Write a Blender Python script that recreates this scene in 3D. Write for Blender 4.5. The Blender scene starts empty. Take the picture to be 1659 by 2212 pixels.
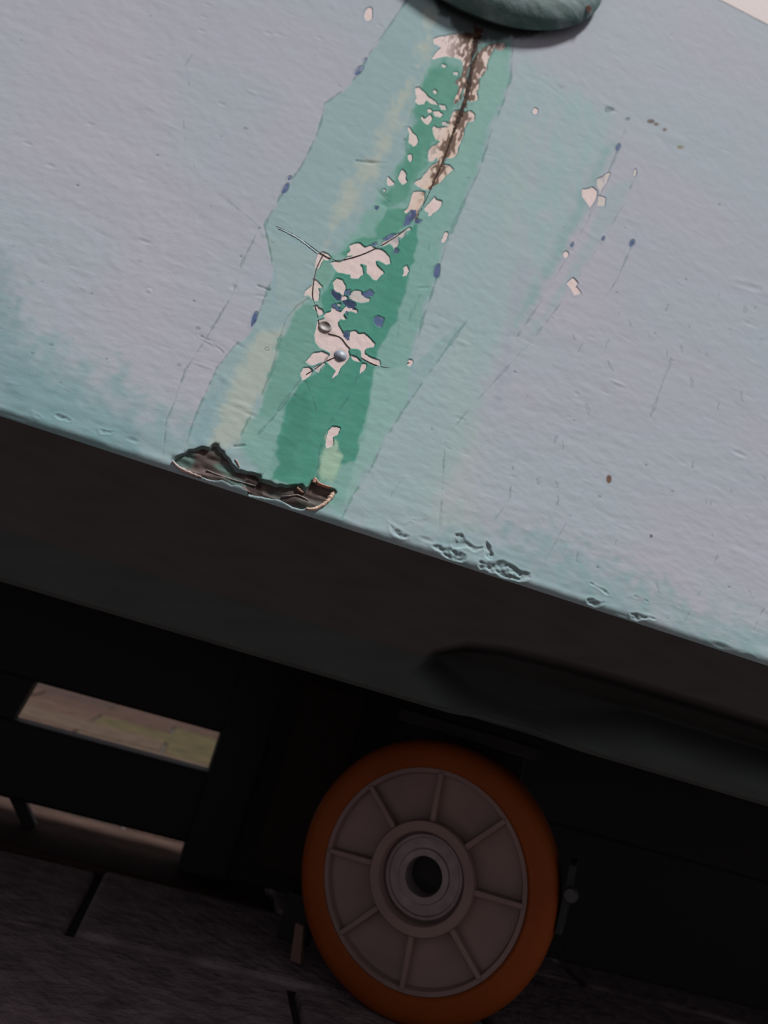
import bpy, bmesh, math
import numpy as np
from mathutils import Vector, Matrix
from math import sin, cos, tan, radians, pi

# ------------------------------------------------------------------ camera, light, exposure
W_PX, H_PX, F_PX = 1659., 2212., 1661.
PITCH, ROLL, CAM_H = radians(13.0), radians(16.3), 0.1325
scene = bpy.context.scene
C = scene.collection
view = scene.view_settings
view.view_transform = 'Standard'; view.look = 'None'; view.gamma = 1.0
view.use_curve_mapping = False; view.exposure = 0.0

FWD = np.array([0, cos(PITCH), sin(PITCH)])
UP0 = np.array([0, -sin(PITCH), cos(PITCH)]); RT0 = np.array([1., 0, 0])
RT = RT0*cos(ROLL) + UP0*sin(ROLL); UP = UP0*cos(ROLL) - RT0*sin(ROLL)
CAM_O = np.array([0, 0, CAM_H])
cd = bpy.data.cameras.new('camera'); cam = bpy.data.objects.new('camera', cd); C.objects.link(cam)
cam.matrix_world = Matrix(((RT[0], UP[0], -FWD[0], 0), (RT[1], UP[1], -FWD[1], 0), (RT[2], UP[2], -FWD[2], CAM_H), (0, 0, 0, 1)))
cd.sensor_fit = 'VERTICAL'; cd.sensor_height = 24.0; cd.lens = 24.0*F_PX/H_PX
cd.clip_start = 0.01
cd.dof.use_dof = True; cd.dof.focus_distance = 0.262
cd.dof.aperture_fstop = (cd.lens*0.001)/0.0021
scene.camera = cam

world = bpy.data.worlds.new('world'); scene.world = world; world.use_nodes = True
bg = world.node_tree.nodes['Background']
bg.inputs['Color'].default_value = (0.93, 0.86, 0.93, 1); bg.inputs['Strength'].default_value = 0.25

sd = bpy.data.lights.new('overhead_sun', 'SUN'); sun = bpy.data.objects.new('overhead_sun', sd); C.objects.link(sun)
sd.energy = 5.1; sd.angle = radians(8); sd.color = (.985, .995, 1.0)
SUN_DIR = Vector((0.22, -0.13, 0.97)).normalized()
sun.rotation_euler = (-SUN_DIR).to_track_quat('-Z', 'Y').to_euler()
sun.location = (0.5, -1, 3)

# ------------------------------------------------------------------ helpers
def ray(x, y):
    return FWD + RT*((x-W_PX/2)/F_PX) + UP*((H_PX/2-y)/F_PX)
def at_depth(x, y, depth):                    # point on the sight line at world depth y
    d = ray(x, y); return CAM_O + d*(depth/d[1])
def at_height(x, y, z):
    d = ray(x, y); return CAM_O + d*((z-CAM_H)/d[2])
def lin(c):
    c = np.asarray(c, float)/255.
    return np.where(c <= .04045, c/12.92, ((c+.055)/1.055)**2.4)
GAIN = 1/0.85
def alb(r, g, b): return lin((r, g, b))*GAIN

def empty(name, loc=(0, 0, 0), rz=0, parent=None):
    o = bpy.data.objects.new(name, None); C.objects.link(o); o.location = loc; o.rotation_euler = (0, 0, rz); o.parent = parent
    o.empty_display_size = .02
    return o
def tag(o, label=None, cat=None, group=None, kind=None):
    if label: o['label'] = label
    if cat: o['category'] = cat
    if group: o['group'] = group
    if kind: o['kind'] = kind
    return o
def link(name, me, mat, parent):
    o = bpy.data.objects.new(name, me); C.objects.link(o)
    if mat: me.materials.append(mat)
    o.parent = parent
    return o
def mesh_np(name, verts, quads, mat, parent, smooth=True, colors=None):
    verts = np.ascontiguousarray(verts, np.float32); quads = np.ascontiguousarray(quads, np.int32)
    me = bpy.data.meshes.new(name)
    me.vertices.add(len(verts)); me.vertices.foreach_set('co', verts.ravel())
    n = len(quads)
    me.loops.add(n*4); me.loops.foreach_set('vertex_index', quads.ravel())
    me.polygons.add(n); me.polygons.foreach_set('loop_start', np.arange(0, n*4, 4, dtype=np.int32))
    me.polygons.foreach_set('loop_total', np.full(n, 4, np.int32))
    me.polygons.foreach_set('use_smooth', np.full(n, smooth, bool))
    me.update(calc_edges=True)
    if colors is not None:
        a = me.color_attributes.new('paint', 'FLOAT_COLOR', 'POINT')
        rgba = np.ones((len(verts), 4), np.float32); rgba[:, :3] = colors
        a.data.foreach_set('color', rgba.ravel())
    return link(name, me, mat, parent)
def mesh_py(name, verts, faces, mat, parent, smooth=False, bevel=0, seg=2):
    me = bpy.data.meshes.new(name); me.from_pydata([tuple(v) for v in verts], [], faces); me.update()
    bm = bmesh.new(); bm.from_mesh(me); bmesh.ops.recalc_face_normals(bm, faces=bm.faces)
    if bevel: bmesh.ops.bevel(bm, geom=list(bm.edges), offset=bevel, segments=seg, affect='EDGES', profile=.5)
    for f in bm.faces: f.smooth = smooth
    bm.to_mesh(me); bm.free()
    return link(name, me, mat, parent)
def lathe(name, profile, mat, parent, seg=96, smooth=True, closed=True, loc=(0, 0, 0), rad_noise=0):
    # profile: list of (radius, y) around local Y
    n = len(profile); v = []; f = []
    for i in range(seg):
        a = 2*pi*i/seg
        for (r, y) in profile: v.append((r*cos(a), y, r*sin(a)))
    for i in range(seg):
        j = (i+1) % seg
        for k in range(n if closed else n-1):
            k2 = (k+1) % n
            f.append((i*n+k, i*n+k2, j*n+k2, j*n+k))
    o = mesh_py(name, v, f, mat, parent, smooth)
    o.location = loc
    if smooth:
        m = o.modifiers.new('edges', 'EDGE_SPLIT'); m.split_angle = radians(40)
    return o
BOXF = [(0, 1, 2, 3), (4, 7, 6, 5), (0, 4, 5, 1), (1, 5, 6, 2), (2, 6, 7, 3), (3, 7, 4, 0)]
def box(name, lo, hi, mat, parent, bevel=0):
    (x0, y0, z0), (x1, y1, z1) = lo, hi
    v = [(x0, y0, z0), (x1, y0, z0), (x1, y1, z0), (x0, y1, z0), (x0, y0, z1), (x1, y0, z1), (x1, y1, z1), (x0, y1, z1)]
    return mesh_py(name, v, BOXF, mat, parent, False, bevel)
def bar(name, a, b, w, h, mat, parent, bevel=0.001, up=(0, 0, 1)):
    a = Vector(a); b = Vector(b); d = (b-a).normalized(); s = d.cross(Vector(up)).normalized(); t = s.cross(d).normalized()
    v = []
    for p in (a, b):
        for (i, j) in ((-1, -1), (1, -1), (1, 1), (-1, 1)): v.append(p+s*(i*w/2)+t*(j*h/2))
    return mesh_py(name, v, BOXF, mat, parent, False, bevel)

def material(name, color, rough=.6, spec=.4, noise=None, bump=None, attr=False, sss=0, metallic=0):
    m = bpy.data.materials.new(name); m.use_nodes = True; nt = m.node_tree; N = nt.nodes; L = nt.links
    b = N['Principled BSDF']
    b.inputs['Roughness'].default_value = rough; b.inputs['Specular IOR Level'].default_value = spec
    b.inputs['Metallic'].default_value = metallic
    tc = N.new('ShaderNodeTexCoord')
    src = None
    if attr:
        a = N.new('ShaderNodeAttribute'); a.attribute_name = 'paint'; src = a.outputs['Color']
        L.new(src, b.inputs['Base Color'])
    else:
        b.inputs['Base Color'].default_value = (*color, 1)
    if noise:                                  # (second colour, scale, low, high, stretch)
        c2, sc, lo, hi, st = noise
        mp = N.new('ShaderNodeMapping'); mp.inputs['Scale'].default_value = st; L.new(tc.outputs['Object'], mp.inputs['Vector'])
        nz = N.new('ShaderNodeTexNoise'); nz.inputs['Scale'].default_value = sc; nz.inputs['Detail'].default_value = 5; L.new(mp.outputs[0], nz.inputs['Vector'])
        rp = N.new('ShaderNodeMapRange'); rp.inputs['From Min'].default_value = lo; rp.inputs['From Max'].default_value = hi; L.new(nz.outputs['Fac'], rp.inputs['Value'])
        mx = N.new('ShaderNodeMix'); mx.data_type = 'RGBA'; L.new(rp.outputs[0], mx.inputs['Factor'])
        mx.inputs['A'].default_value = (*color, 1); mx.inputs['B'].default_value = (*c2, 1)
        L.new(mx.outputs['Result'], b.inputs['Base Color'])
    if bump:                                   # (scale, strength, distance)
        nb = N.new('ShaderNodeTexNoise'); nb.inputs['Scale'].default_value = bump[0]; nb.inputs['Detail'].default_value = 4; L.new(tc.outputs['Object'], nb.inputs['Vector'])
        bp = N.new('ShaderNodeBump'); bp.inputs['Strength'].default_value = bump[1]; bp.inputs['Distance'].default_value = bump[2]
        L.new(nb.outputs['Fac'], bp.inputs['Height']); L.new(bp.outputs[0], b.inputs['Normal'])
    return m

M = {}
M['paint'] = material('layered_paint', (1, 1, 1), .75, .02, bump=(1500, .2, .0002), attr=True)
M['chip'] = material('primer', (1, 1, 1), .75, .08, bump=(1200, .3, .0002), attr=True)
M['skirt'] = material('grimy_dark_paint', (1, 1, 1), .55, .25, bump=(60, .2, .001), attr=True)
M['boss'] = material('green_boss_paint', (.085, .155, .14), .65, .12, noise=((.21, .27, .275), 70, .40, .66, (1, 1, 2.5)), bump=(90, .35, .002))
M['cream'] = material('cream_paint', tuple(alb(190, 176, 172)), .7, .1, bump=(300, .1, .0005))
M['nail_brown'] = material('weathered_nail', (.17, .135, .115), .6, .4, noise=((.38, .35, .33), 300, .4, .6, (1, 1, 1)))
M['nail_blue'] = material('blue_painted_nail', (.20, .24, .31), .5, .4, noise=((.34, .36, .40), 300, .45, .65, (1, 1, 1)))
M['rust'] = material('rusty_crack', (.030, .016, .011), .9, .1, noise=((.11, .055, .03), 500, .45, .7, (1, 1, 1)))
M['crack'] = material('dark_crack', (.07, .055, .05), .9, .1, noise=((.2, .17, .16), 400, .5, .7, (1, 1, 1)))
M['wood'] = material('dark_weathered_wood', (.045, .030, .027), .8, .2, noise=((.11, .075, .065), 500, .4, .65, (.3, 1, 3)), bump=(900, .8, .0006))
M['splinter'] = material('pale_splinter', (.52, .40, .36), .7, .25, noise=((.30, .21, .18), 350, .4, .7, (1, 1, 1)))
M['tyre'] = material('orange_polyurethane', (.27, .062, .010), .5, .15, noise=((.21, .046, .008), 30, .3, .7, (1, 1, 1)))
M['core'] = material('off_white_nylon', (.26, .175, .158), .45, .4, noise=((.18, .125, .112), 35, .35, .75, (1, 1, 1)))
M['bearing'] = material('worn_steel', (.22, .18, .18), .45, .5, noise=((.30, .25, .25), 160, .4, .7, (1, 1, 1)), metallic=.3)
M['black'] = material('black_steel', (.012, .011, .011), .6, .3, bump=(150, .2, .0006))
M['rustbrown'] = material('dark_brown_steel', (.014, .009, .006), .8, .2, noise=((.022, .013, .008), 60, .4, .7, (1, 1, 1)))
M['tab'] = material('brown_steel_tab', (.16, .10, .08), .6, .3)
M['mortar'] = material('paver_joint', (.05, .042, .04), .9, .1, bump=(80, .5, .002))

# ------------------------------------------------------------------ the ground
YAW = radians(9.0)
floor = mesh_py('floor', [(-12, -12, -.004), (12, -12, -.004), (12, 14, -.004), (-12, 14, -.004)], [(0, 1, 2, 3)], M['mortar'], None)
tag(floor, 'dark brown paved ground under and behind the cart', None, None, 'structure')
rng = np.random.default_rng(4)
pv_mats = []
for k, c in enumerate([(.056, .034, .027), (.066, .041, .031), (.047, .031, .026), (.072, .050, .036)]):
    pv_mats.append(material('brown_paver_%d' % k, c, .88, .05, noise=(tuple(q*.6 for q in c), 40, .35, .75, (1, 1, 1)), bump=(220, .8, .0022)))
pv_mats.append(material('mossy_paver', (.066, .050, .026), .88, .05, noise=((.034, .031, .016), 30, .35, .7, (1, 1, 1)), bump=(220, .8, .002)))
for k, c in enumerate([(.27, .215, .225), (.22, .175, .18)]):
    pv_mats.append(material('lilac_grey_paver_%d' % k, c, .85, .08, noise=(tuple(q*.55 for q in c), 55, .4, .7, (1, 1, 1)), bump=(160, .9, .003)))
pw, pd = .20, .10
proto = []
for m in pv_mats:
    o = box('paver', (-pw/2+.002, -pd/2+.002, -.03), (pw/2-.002, pd/2-.002, 0), m, None, .0025)
    proto.append(o.data); bpy.data.objects.remove(o)
for j in range(-1, 19):
    for i in range(-6, 7):
        lx = i*pw + (pw/2 if j % 2 else 0) - .02; ly = .13 + j*pd
        x = lx*cos(YAW)-ly*sin(YAW); y = lx*sin(YAW)+ly*cos(YAW)
        k = int(rng.integers(0, 4))
        if abs(x+.16) < .11 and .95 < y < 1.25: k = 4
        if .22 < ly < (.60 if lx > .03 else .50): k = 5 + int(rng.integers(0, 2))  # unseen front rows kept dark brown to cut bounce light on the wheel
        o = bpy.data.objects.new('paver', proto[k]); C.objects.link(o); o.parent = floor
        o.location = (x, y, float(rng.uniform(-.0025, .0005))); o.rotation_euler = (float(rng.uniform(-.006, .006)), float(rng.uniform(-.006, .006)), YAW)

# ------------------------------------------------------------------ the cart body: panel chart
LEAN = radians(14)
U = np.array([cos(YAW), sin(YAW), 0]); Bk = np.array([-sin(YAW), cos(YAW), 0]); Zv = np.array([0, 0, 1.])
V = Bk*sin(LEAN) + Zv*cos(LEAN)              # up the panel
Nn = -Bk*cos(LEAN) + Zv*sin(LEAN)            # out of the panel
P0 = at_depth(830, 1158, .25)                # sharp meeting line of panel and skirt
Q = at_depth(830, 1395, .270)                # top of the ledge
rel = Q-P0
SK = Bk*(rel@Bk) + Zv*(rel@Zv); SK_LEN = np.linalg.norm(SK); SK = SK/SK_LEN   # down the skirt, going back under
THETA = math.acos(float(np.dot(-V, SK))); R_F = .0042; LT = R_F*tan(THETA/2)

cart = empty('painted_cart_body', tuple(P0*np.array([1, 1, 0]) + Bk*.12), YAW)
tag(cart, 'pale blue painted cart body with peeling teal streak, dark skirt and round green boss', 'cart')
def adopt(o):                                  # world-space mesh parented to the turned Empty
    bpy.context.view_layer.update()
    o.matrix_parent_inverse = cart.matrix_world.inverted(); return o

def px_uv(pts):
    out = []
    for (x, y) in pts:
        d = ray(x, y); s = ((P0-CAM_O)@Nn)/(d@Nn); p = CAM_O+d*s-P0
        out.append((p@U, p@V))
    return np.array(out)
PXM = .000158                                  # metres per traced pixel near the lip
corners = px_uv([(-30, -30), (1690, -30), (1690, 1470), (-30, 880)])
u0, u1 = corners[:, 0].min(), corners[:, 0].max(); v1 = corners[:, 1].max()
fu = np.arange(u0, u1, .00034); t_lo = LT-R_F*THETA
ft = [t_lo]
while ft[-1] < v1: ft.append(ft[-1] + .00033*(1+2.1*max(ft[-1], 0)/.45))
ft = np.array(ft)
ug = np.concatenate([np.linspace(-.85, u0, 120)[:-1], fu, np.linspace(fu[-1], .85, 121)[1:]])
tg = np.concatenate([ft, np.linspace(ft[-1], ft[-1]+.03, 5)[1:]])
NU, NT = len(ug), len(tg)
UU, TT = np.meshgrid(ug, tg)
SC = ((P0-CAM_O)@FWD + UU*(U@FWD) + TT*(V@FWD))/F_PX      # metres per traced pixel at each point
print('panel grid', NU, NT)
def fnoise(su, st, seed):                      # smooth random field, unit deviation, sigma in grid cells
    r = np.random.default_rng(seed).standard_normal((NT, NU))
    ku = np.fft.rfftfreq(NU); kt = np.fft.fftfreq(NT)
    g = np.exp(-2*pi**2*((ku*su)[None, :]**2 + (kt*st)[:, None]**2))
    f = np.fft.irfft2(np.fft.rfft2(r)*g, s=(NT, NU)); return f/f.std()
JIT = fnoise(2.2, 2.2, 11)*.9 + fnoise(6, 6, 12)*1.2      # edge wobble in traced pixels
FINE = fnoise(1.1, 1.1, 13)
def window(uv, pad):
    i0, i1 = np.searchsorted(ug, [uv[:, 0].min()-pad, uv[:, 0].max()+pad]); j0, j1 = np.searchsorted(tg, [uv[:, 1].min()-pad, uv[:, 1].max()+pad])
    return slice(max(j0, 0), min(j1, NT)), slice(max(i0, 0), min(i1, NU))
def seg_dist(sl, a, b):
    x = UU[sl]-a[0]; y = TT[sl]-a[1]; dx, dy = b-a; q = dx*dx+dy*dy+1e-16
    h = np.clip((x*dx+y*dy)/q, 0, 1); return (x-h*dx)**2+(y-h*dy)**2, h
def sdf(pts, pad_px=8, wob=1.0):               # signed distance in traced pixels, negative inside
    uv = px_uv(pts); sl = window(uv, pad_px*PXM*1.8); x = UU[sl]; y = TT[sl]
    if x.size == 0: return sl, x
    d = np.full(x.shape, 1e9); ins = np.zeros(x.shape, bool); n = len(uv)
    for k in range(n):
        a, b = uv[k], uv[(k+1) % n]
        d = np.minimum(d, seg_dist(sl, a, b)[0])
        c = (a[1] > y) != (b[1] > y)
        if abs(b[1]-a[1]) > 1e-12: ins ^= c & (x < (b[0]-a[0])*(y-a[1])/(b[1]-a[1])+a[0])
    d = np.sqrt(d)/SC[sl]
    return sl, np.where(ins, -d, d) + wob*JIT[sl]
def line_d(pts, pad_px=8):                     # distance to a polyline (traced pixels) and position 0..1 along it
    uv = px_uv(pts); sl = window(uv, pad_px*PXM*1.8); d = np.full(UU[sl].shape, 1e9); s = np.zeros(UU[sl].shape)
    n = len(uv)-1
    for k in range(n):
        q, h = seg_dist(sl, uv[k], uv[k+1]); m = q < d; d = np.where(m, q, d); s = np.where(m, (k+h)/n, s)
    return sl, np.sqrt(d)/SC[sl], s
def ss(x, a, b):
    t = np.clip((x-a)/(b-a), 0, 1); return t*t*(3-2*t)
def zoom(x0, y0, sc, pts): return [(x0+a/sc, y0+b/sc) for a, b in pts]

# ---- paint colours -----------------------------------------------------------------
base = alb(159, 161, 169)
col = np.empty((NT, NU, 3)); col[:] = base
m1 = ss(fnoise(60, 22, 21), -1.2, 1.6)[..., None]
col = col*(1-m1) + alb(155, 163, 169)*m1
m1 = (ss(fnoise(40, 40, 22), .2, 2.2)*.6)[..., None]
col = col*(1-m1) + alb(165, 161, 169)*m1
def wash(pts, c, soft, op, wob=3., pad=None, tex=0.):
    global col
    sl, d = sdf(pts, pad or soft+10, wob)
    a = op*(1-ss(d, -soft, soft*.15+.6))
    if tex: a = a*np.clip(1+tex*fnoise_s[sl], 0, 1.3)
    col[sl] = col[sl]*(1-a[..., None]) + alb(*c)*a[..., None]
fnoise_s = fnoise(9, 30, 31)*.5 + fnoise(3, 5, 32)*.5
BOT = [(1659, 1460), (830, 1175), (0, 910)]
wash([(-60, 560), (120, 700), (330, 830), (600, 960), (900, 1050), (1200, 1130), (1500, 1270), (1720, 1370), (1720, 1600), (830, 1300), (-60, 1020)], (132, 155, 157), 90, .8, 14, tex=.2)
wash([(-60, 640), (40, 730), (150, 810), (300, 890), (330, 1010), (-60, 980)], (108, 142, 145), 60, .6, 8)
wash([(-80, 420), (40, 560), (90, 720), (60, 900), (-80, 900)], (118, 143, 147), 60, .55, 8)
L_LEFT = [(885, -10), (845, 50), (800, 112), (770, 165), (735, 200), (700, 225), (693, 262), (680, 300), (650, 360), (615, 408), (590, 450), (570, 488), (580, 530), (586, 560), (582, 615), (560, 672), (540, 712), (500, 755), (468, 795), (438, 860), (415, 915), (395, 985)]
L_RIGHT = [(1108, 85), (1103, 165), (1088, 218), (1062, 280), (1035, 370), (1010, 420), (978, 490), (958, 545), (943, 600), (932, 635), (910, 700), (900, 745), (890, 785)]
L_OUT = [(1012, 688), (960, 760), (905, 838), (862, 900), (822, 968), (792, 1030), (762, 1070), (738, 1120)]
# right of the streak: thin wash that ends at a straight paint edge
wash([(1108, 85), (1360, 260), (1330, 330), (1300, 400), (1268, 478), (1222, 558), (1180, 632), (1118, 725), (1000, 900), (960, 1170), (735, 1120), (890, 785), (1010, 420)], (146, 165, 166), 60, .85, 4, tex=.3)
wash([(1340, 300), (1300, 400), (1268, 478), (1222, 558), (1180, 632), (1118, 725), (1090, 700), (1180, 560), (1240, 420), (1300, 310)], (124, 156, 153), 26, .7, 2)
wash([(1375, 380), (1330, 480), (1260, 590), (1190, 690), (1120, 770), (1150, 700), (1250, 540), (1310, 400)], (143, 162, 165), 12, .6, 2)
wash([(1105, 270), (1140, 270), (1120, 480), (1100, 540), (1075, 520), (1090, 400)], (160, 167, 161), 22, .7, 5)
wash([(960, 700), (1010, 690), (1040, 800), (1060, 1000), (1050, 1170), (900, 1140), (940, 900)], (160, 168, 164), 50, .6, 6)
wash([(1100, 560), (1150, 560), (1110, 760), (1090, 900), (1060, 880), (1080, 700)], (150, 156, 166), 30, .7, 6)
wash([(1050, 60), (985, 360), (900, 540), (830, 785), (680, 1100), (900, 1170), (1010, 1000), (1080, 800), (1130, 560), (1150, 300)], (147, 165, 165), 40, .8, 4)
# the streak itself, outer wash to deep teal
wash(L_LEFT + [(560, 1060), (735, 1125)] + L_OUT[::-1] + L_RIGHT[::-1] + [(1100, 20), (950, -10)], (137, 160, 161), 3, .95, 1.2, 12)
wash([(935, -10), (905, 80), (880, 150), (830, 240), (790, 330), (745, 400), (700, 470), (690, 550), (680, 600), (640, 650), (600, 700), (550, 715), (500, 800), (462, 880), (435, 975), (550, 975), (600, 800), (650, 700), (700, 560), (790, 430), (840, 360), (880, 250), (930, 130), (955, 40)], (161, 169, 159), 30, .85, 6)
wash([(560, 500), (690, 545), (680, 600), (640, 655), (590, 690), (585, 600)], (146, 162, 160), 12, .6, 4)
wash([(395, 985), (438, 860), (500, 800), (470, 900), (440, 1000)], (128, 154, 158), 18, .8, 5)
wash([(1000, 90), (935, 130), (915, 160), (893, 260), (875, 310), (860, 350), (810, 410), (800, 440), (770, 500), (700, 548), (682, 600), (664, 648), (622, 688), (602, 740), (590, 790), (562, 860), (528, 915), (510, 960), (560, 1040), (736, 1115), (762, 1068), (822, 966), (880, 865), (890, 785)] + L_RIGHT[::-1][1:], (120, 158, 148), 14, .95, 3, tex=.08)
wash([(890, 785), (880, 862), (822, 968), (762, 1068), (738, 1118), (760, 1010), (792, 905), (806, 800)], (134, 165, 157), 5, .8, 2)
wash([(1040, 120), (1103, 120), (1088, 215), (1040, 300), (1010, 400), (975, 470), (960, 380), (1000, 280)], (128, 162, 152), 14, .6, 4)
wash([(664, 650), (622, 690), (603, 740), (592, 790), (566, 858), (552, 905), (590, 905), (648, 822), (692, 780), (690, 670)], (106, 148, 135), 8, .9, 2, tex=.1)
wash([(930, 155), (960, 130), (990, 145), (1000, 200), (985, 240), (960, 285), (935, 322), (920, 362), (898, 400), (880, 440), (840, 450), (812, 442), (840, 400), (868, 340), (880, 290), (892, 240), (905, 190)], (88, 140, 122), 13, .95, 3, tex=.12)
wash([(815, 478), (835, 450), (880, 450), (905, 435), (893, 482), (850, 516), (800, 540), (740, 556), (690, 570), (755, 528), (798, 508)], (84, 140, 120), 7, .95, 2)
wash([(735, 567), (850, 520), (902, 478), (906, 520), (886, 600), (857, 690), (822, 752), (808, 800), (794, 900), (768, 1000), (738, 1005), (722, 1040), (690, 1046), (640, 1055), (585, 1036), (590, 970), (610, 900), (640, 842), (655, 822), (690, 800), (720, 760), (690, 640), (718, 600)], (76, 136, 118), 6, .97, 1.6, tex=.05)
wash([(585, 1036), (590, 970), (612, 900), (640, 842), (664, 822), (684, 885), (680, 940), (640, 1000), (620, 1050)], (66, 122, 104), 20, .5, 4)
wash([(700, 690), (690, 640), (720, 590), (700, 565), (682, 590), (682, 640)], (112, 152, 138), 6, .9, 2)
wash([(688, 1042), (690, 985), (702, 930), (728, 950), (742, 985), (738, 1010), (722, 1045)], (150, 176, 154), 9, .95, 2)
wash([(545, 960), (585, 900), (600, 940), (590, 1035), (560, 1040)], (122, 158, 150), 10, .8, 3)
# small flecks and rust spots
for (x, y, a, b, c) in [(1406, 262, 9, 5, (96, 78, 72)), (1418, 268, 6, 4, (100, 80, 70)), (1436, 280, 5, 4, (105, 84, 74)), (1470, 318, 9, 3, (126, 120, 92)), (1315, 1035, 5, 8, (92, 52, 18)), (1407, 1158, 4, 4, (80, 72, 70)), (1356, 256, 7, 5, (100, 114, 118)), (1318, 236, 13, 6, (112, 124, 126)), (1215, 187, 9, 5, (136, 142, 148)), (560, 492, 3, 3, (40, 40, 46))]:
    wash([(x+a*cos(q), y+b*sin(q)) for q in np.linspace(0, 2*pi, 9)[:-1]], c, 3, .85, 1)

# ---- relief -------------------------------------------------------------------------
MM = .001
hgt = (fnoise(9, 3.2, 41)*.040 + fnoise(3.2, 1.5, 42)*.030 + fnoise(30, 14, 43)*.07)      # brush strokes along the cart
hgt += fnoise(2.2, 2.0, 44)*.022*ss(fnoise(60, 60, 45), 0, 1.5)
edge_prox = np.exp(-np.maximum(TT-LT, 0)/.010)
hgt += edge_prox*(fnoise(10, 5, 46)*.14 + fnoise(4, 3, 47)*.06)
smooth_h = fnoise(30, 14, 43)*.07
hgt *= MM*.45; smooth_h *= MM*.45
def dent(x, y, rx, ry, ang, amp, rim=0.):      # amp in mm, + raised
    uv = px_uv([(x, y)])[0]; c, s = cos(radians(ang)), sin(radians(ang)); r = max(rx, ry)*PXM*4
    sl = window(np.array([uv]), r); dx = (UU[sl]-uv[0])/SC[sl]; dy = -(TT[sl]-uv[1])/SC[sl]
    q = ((dx*c+dy*s)/rx)**2 + ((-dx*s+dy*c)/ry)**2
    hgt[sl] += MM*(.42*amp*np.exp(-q) + .22*rim*np.exp(-(np.sqrt(q)-1.4)**2*3))
# angles are measured in the panel, long axis along the cart = 0
for a in [(1319, 236, 16, 6, 0, -.5, .15), (1457, 297, 26, 18, 0, .35, -.1), (1425, 300, 12, 8, 40, -.25, 0), (1157, 242, 12, 10, 0, .3, -.12), (1190, 190, 30, 6, 20, -.2, .05), (1150, 170, 20, 10, 0, -.12, .1),
          (1616, 618, 30, 9, -10, -.4, .3), (1600, 610, 16, 10, 0, .3, 0), (1598, 980, 16, 6, 0, -.4, .2), (1335, 828, 18, 5, 0, .35, -.15), (1245, 850, 8, 5, 0, -.3, .1), (1620, 700, 18, 6, 0, -.25, .1), (995, 905, 12, 5, 0, -.3, .1),
          (315, 522, 14, 5, 0, -.3, .15), (322, 628, 5, 5, 0, .3, -.2), (195, 268, 8, 5, 0, -.25, .1), (60, 310, 10, 5, 0, -.25, .1), (110, 358, 10, 5, 0, -.25, .1), (435, 66, 9, 5, 0, -.25, .12), (440, 36, 9, 4, 0, -.25, .1), (448, 10, 9, 4, 0, -.25, .1), (580, 72, 9, 5, 0, -.3, .1), (690, 82, 10, 5, 0, -.2, .1), (820, 55, 7, 5, 0, -.3, .1), (575, 505, 9, 10, 0, .3, -.2), (505, 620, 7, 7, 0, -.4, .1),
          (480, 225, 10, 5, 0, -.25, .1), (545, 200, 14, 5, 0, .2, -.1), (1380, 60, 14, 4, 0, -.15, .1), (1430, 150, 20, 5, 0, -.15, .1), (1520, 210, 26, 5, 0, -.15, .12), (1000, 740, 16, 6, 0, .25, -.1), (985, 760, 6, 10, 0, .25, -.1), (915, 622, 16, 4, -30, -.3, .15),
          (1300, 1000, 16, 3, 0, .12, 0), (1250, 930, 18, 3, 0, .12, 0), (1350, 1140, 18, 4, 0, .14, 0),           (285, 950, 12, 5, 0, -.4, .2), (1560, 1395, 20, 6, 0, -.4, .3), (1620, 1420, 14, 6, 0, -.4, .3), (920, 1165, 14, 5, 0, -.4, .2),
          (455, 740, 26, 4, 10, .25, -.15), (440, 790, 20, 4, 0, .2, -.1), (490, 822, 20, 8, 20, .25, -.1), (515, 745, 14, 4, 15, -.25, 0), (565, 640, 16, 4, -15, -.25, .1), (800, 352, 26, 4, -20, -.2, .1), (790, 345, 14, 5, 0, -.2, 0), (830, 420, 18, 4, 20, -.25, .1), (470, 880, 14, 6, 0, -.2, .1), (520, 875, 20, 8, 0, .25, -.15), (540, 895, 14, 5, 0, -.3, .1)]:
    dent(*a)
rr = np.random.default_rng(77)
for k in range(230):                           # small pits and ridges all over the brushed coat
    x, y = rr.uniform(0, 1659), rr.uniform(0, 1400)
    if y > 880+.335*x-30: continue
    s = rr.uniform(2.5, 7); dent(x, y, s*rr.uniform(1.2, 3), s*.7, rr.uniform(-15, 15), rr.choice([-.16, -.1, .1, .14]), rr.choice([0, .05]))

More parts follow.
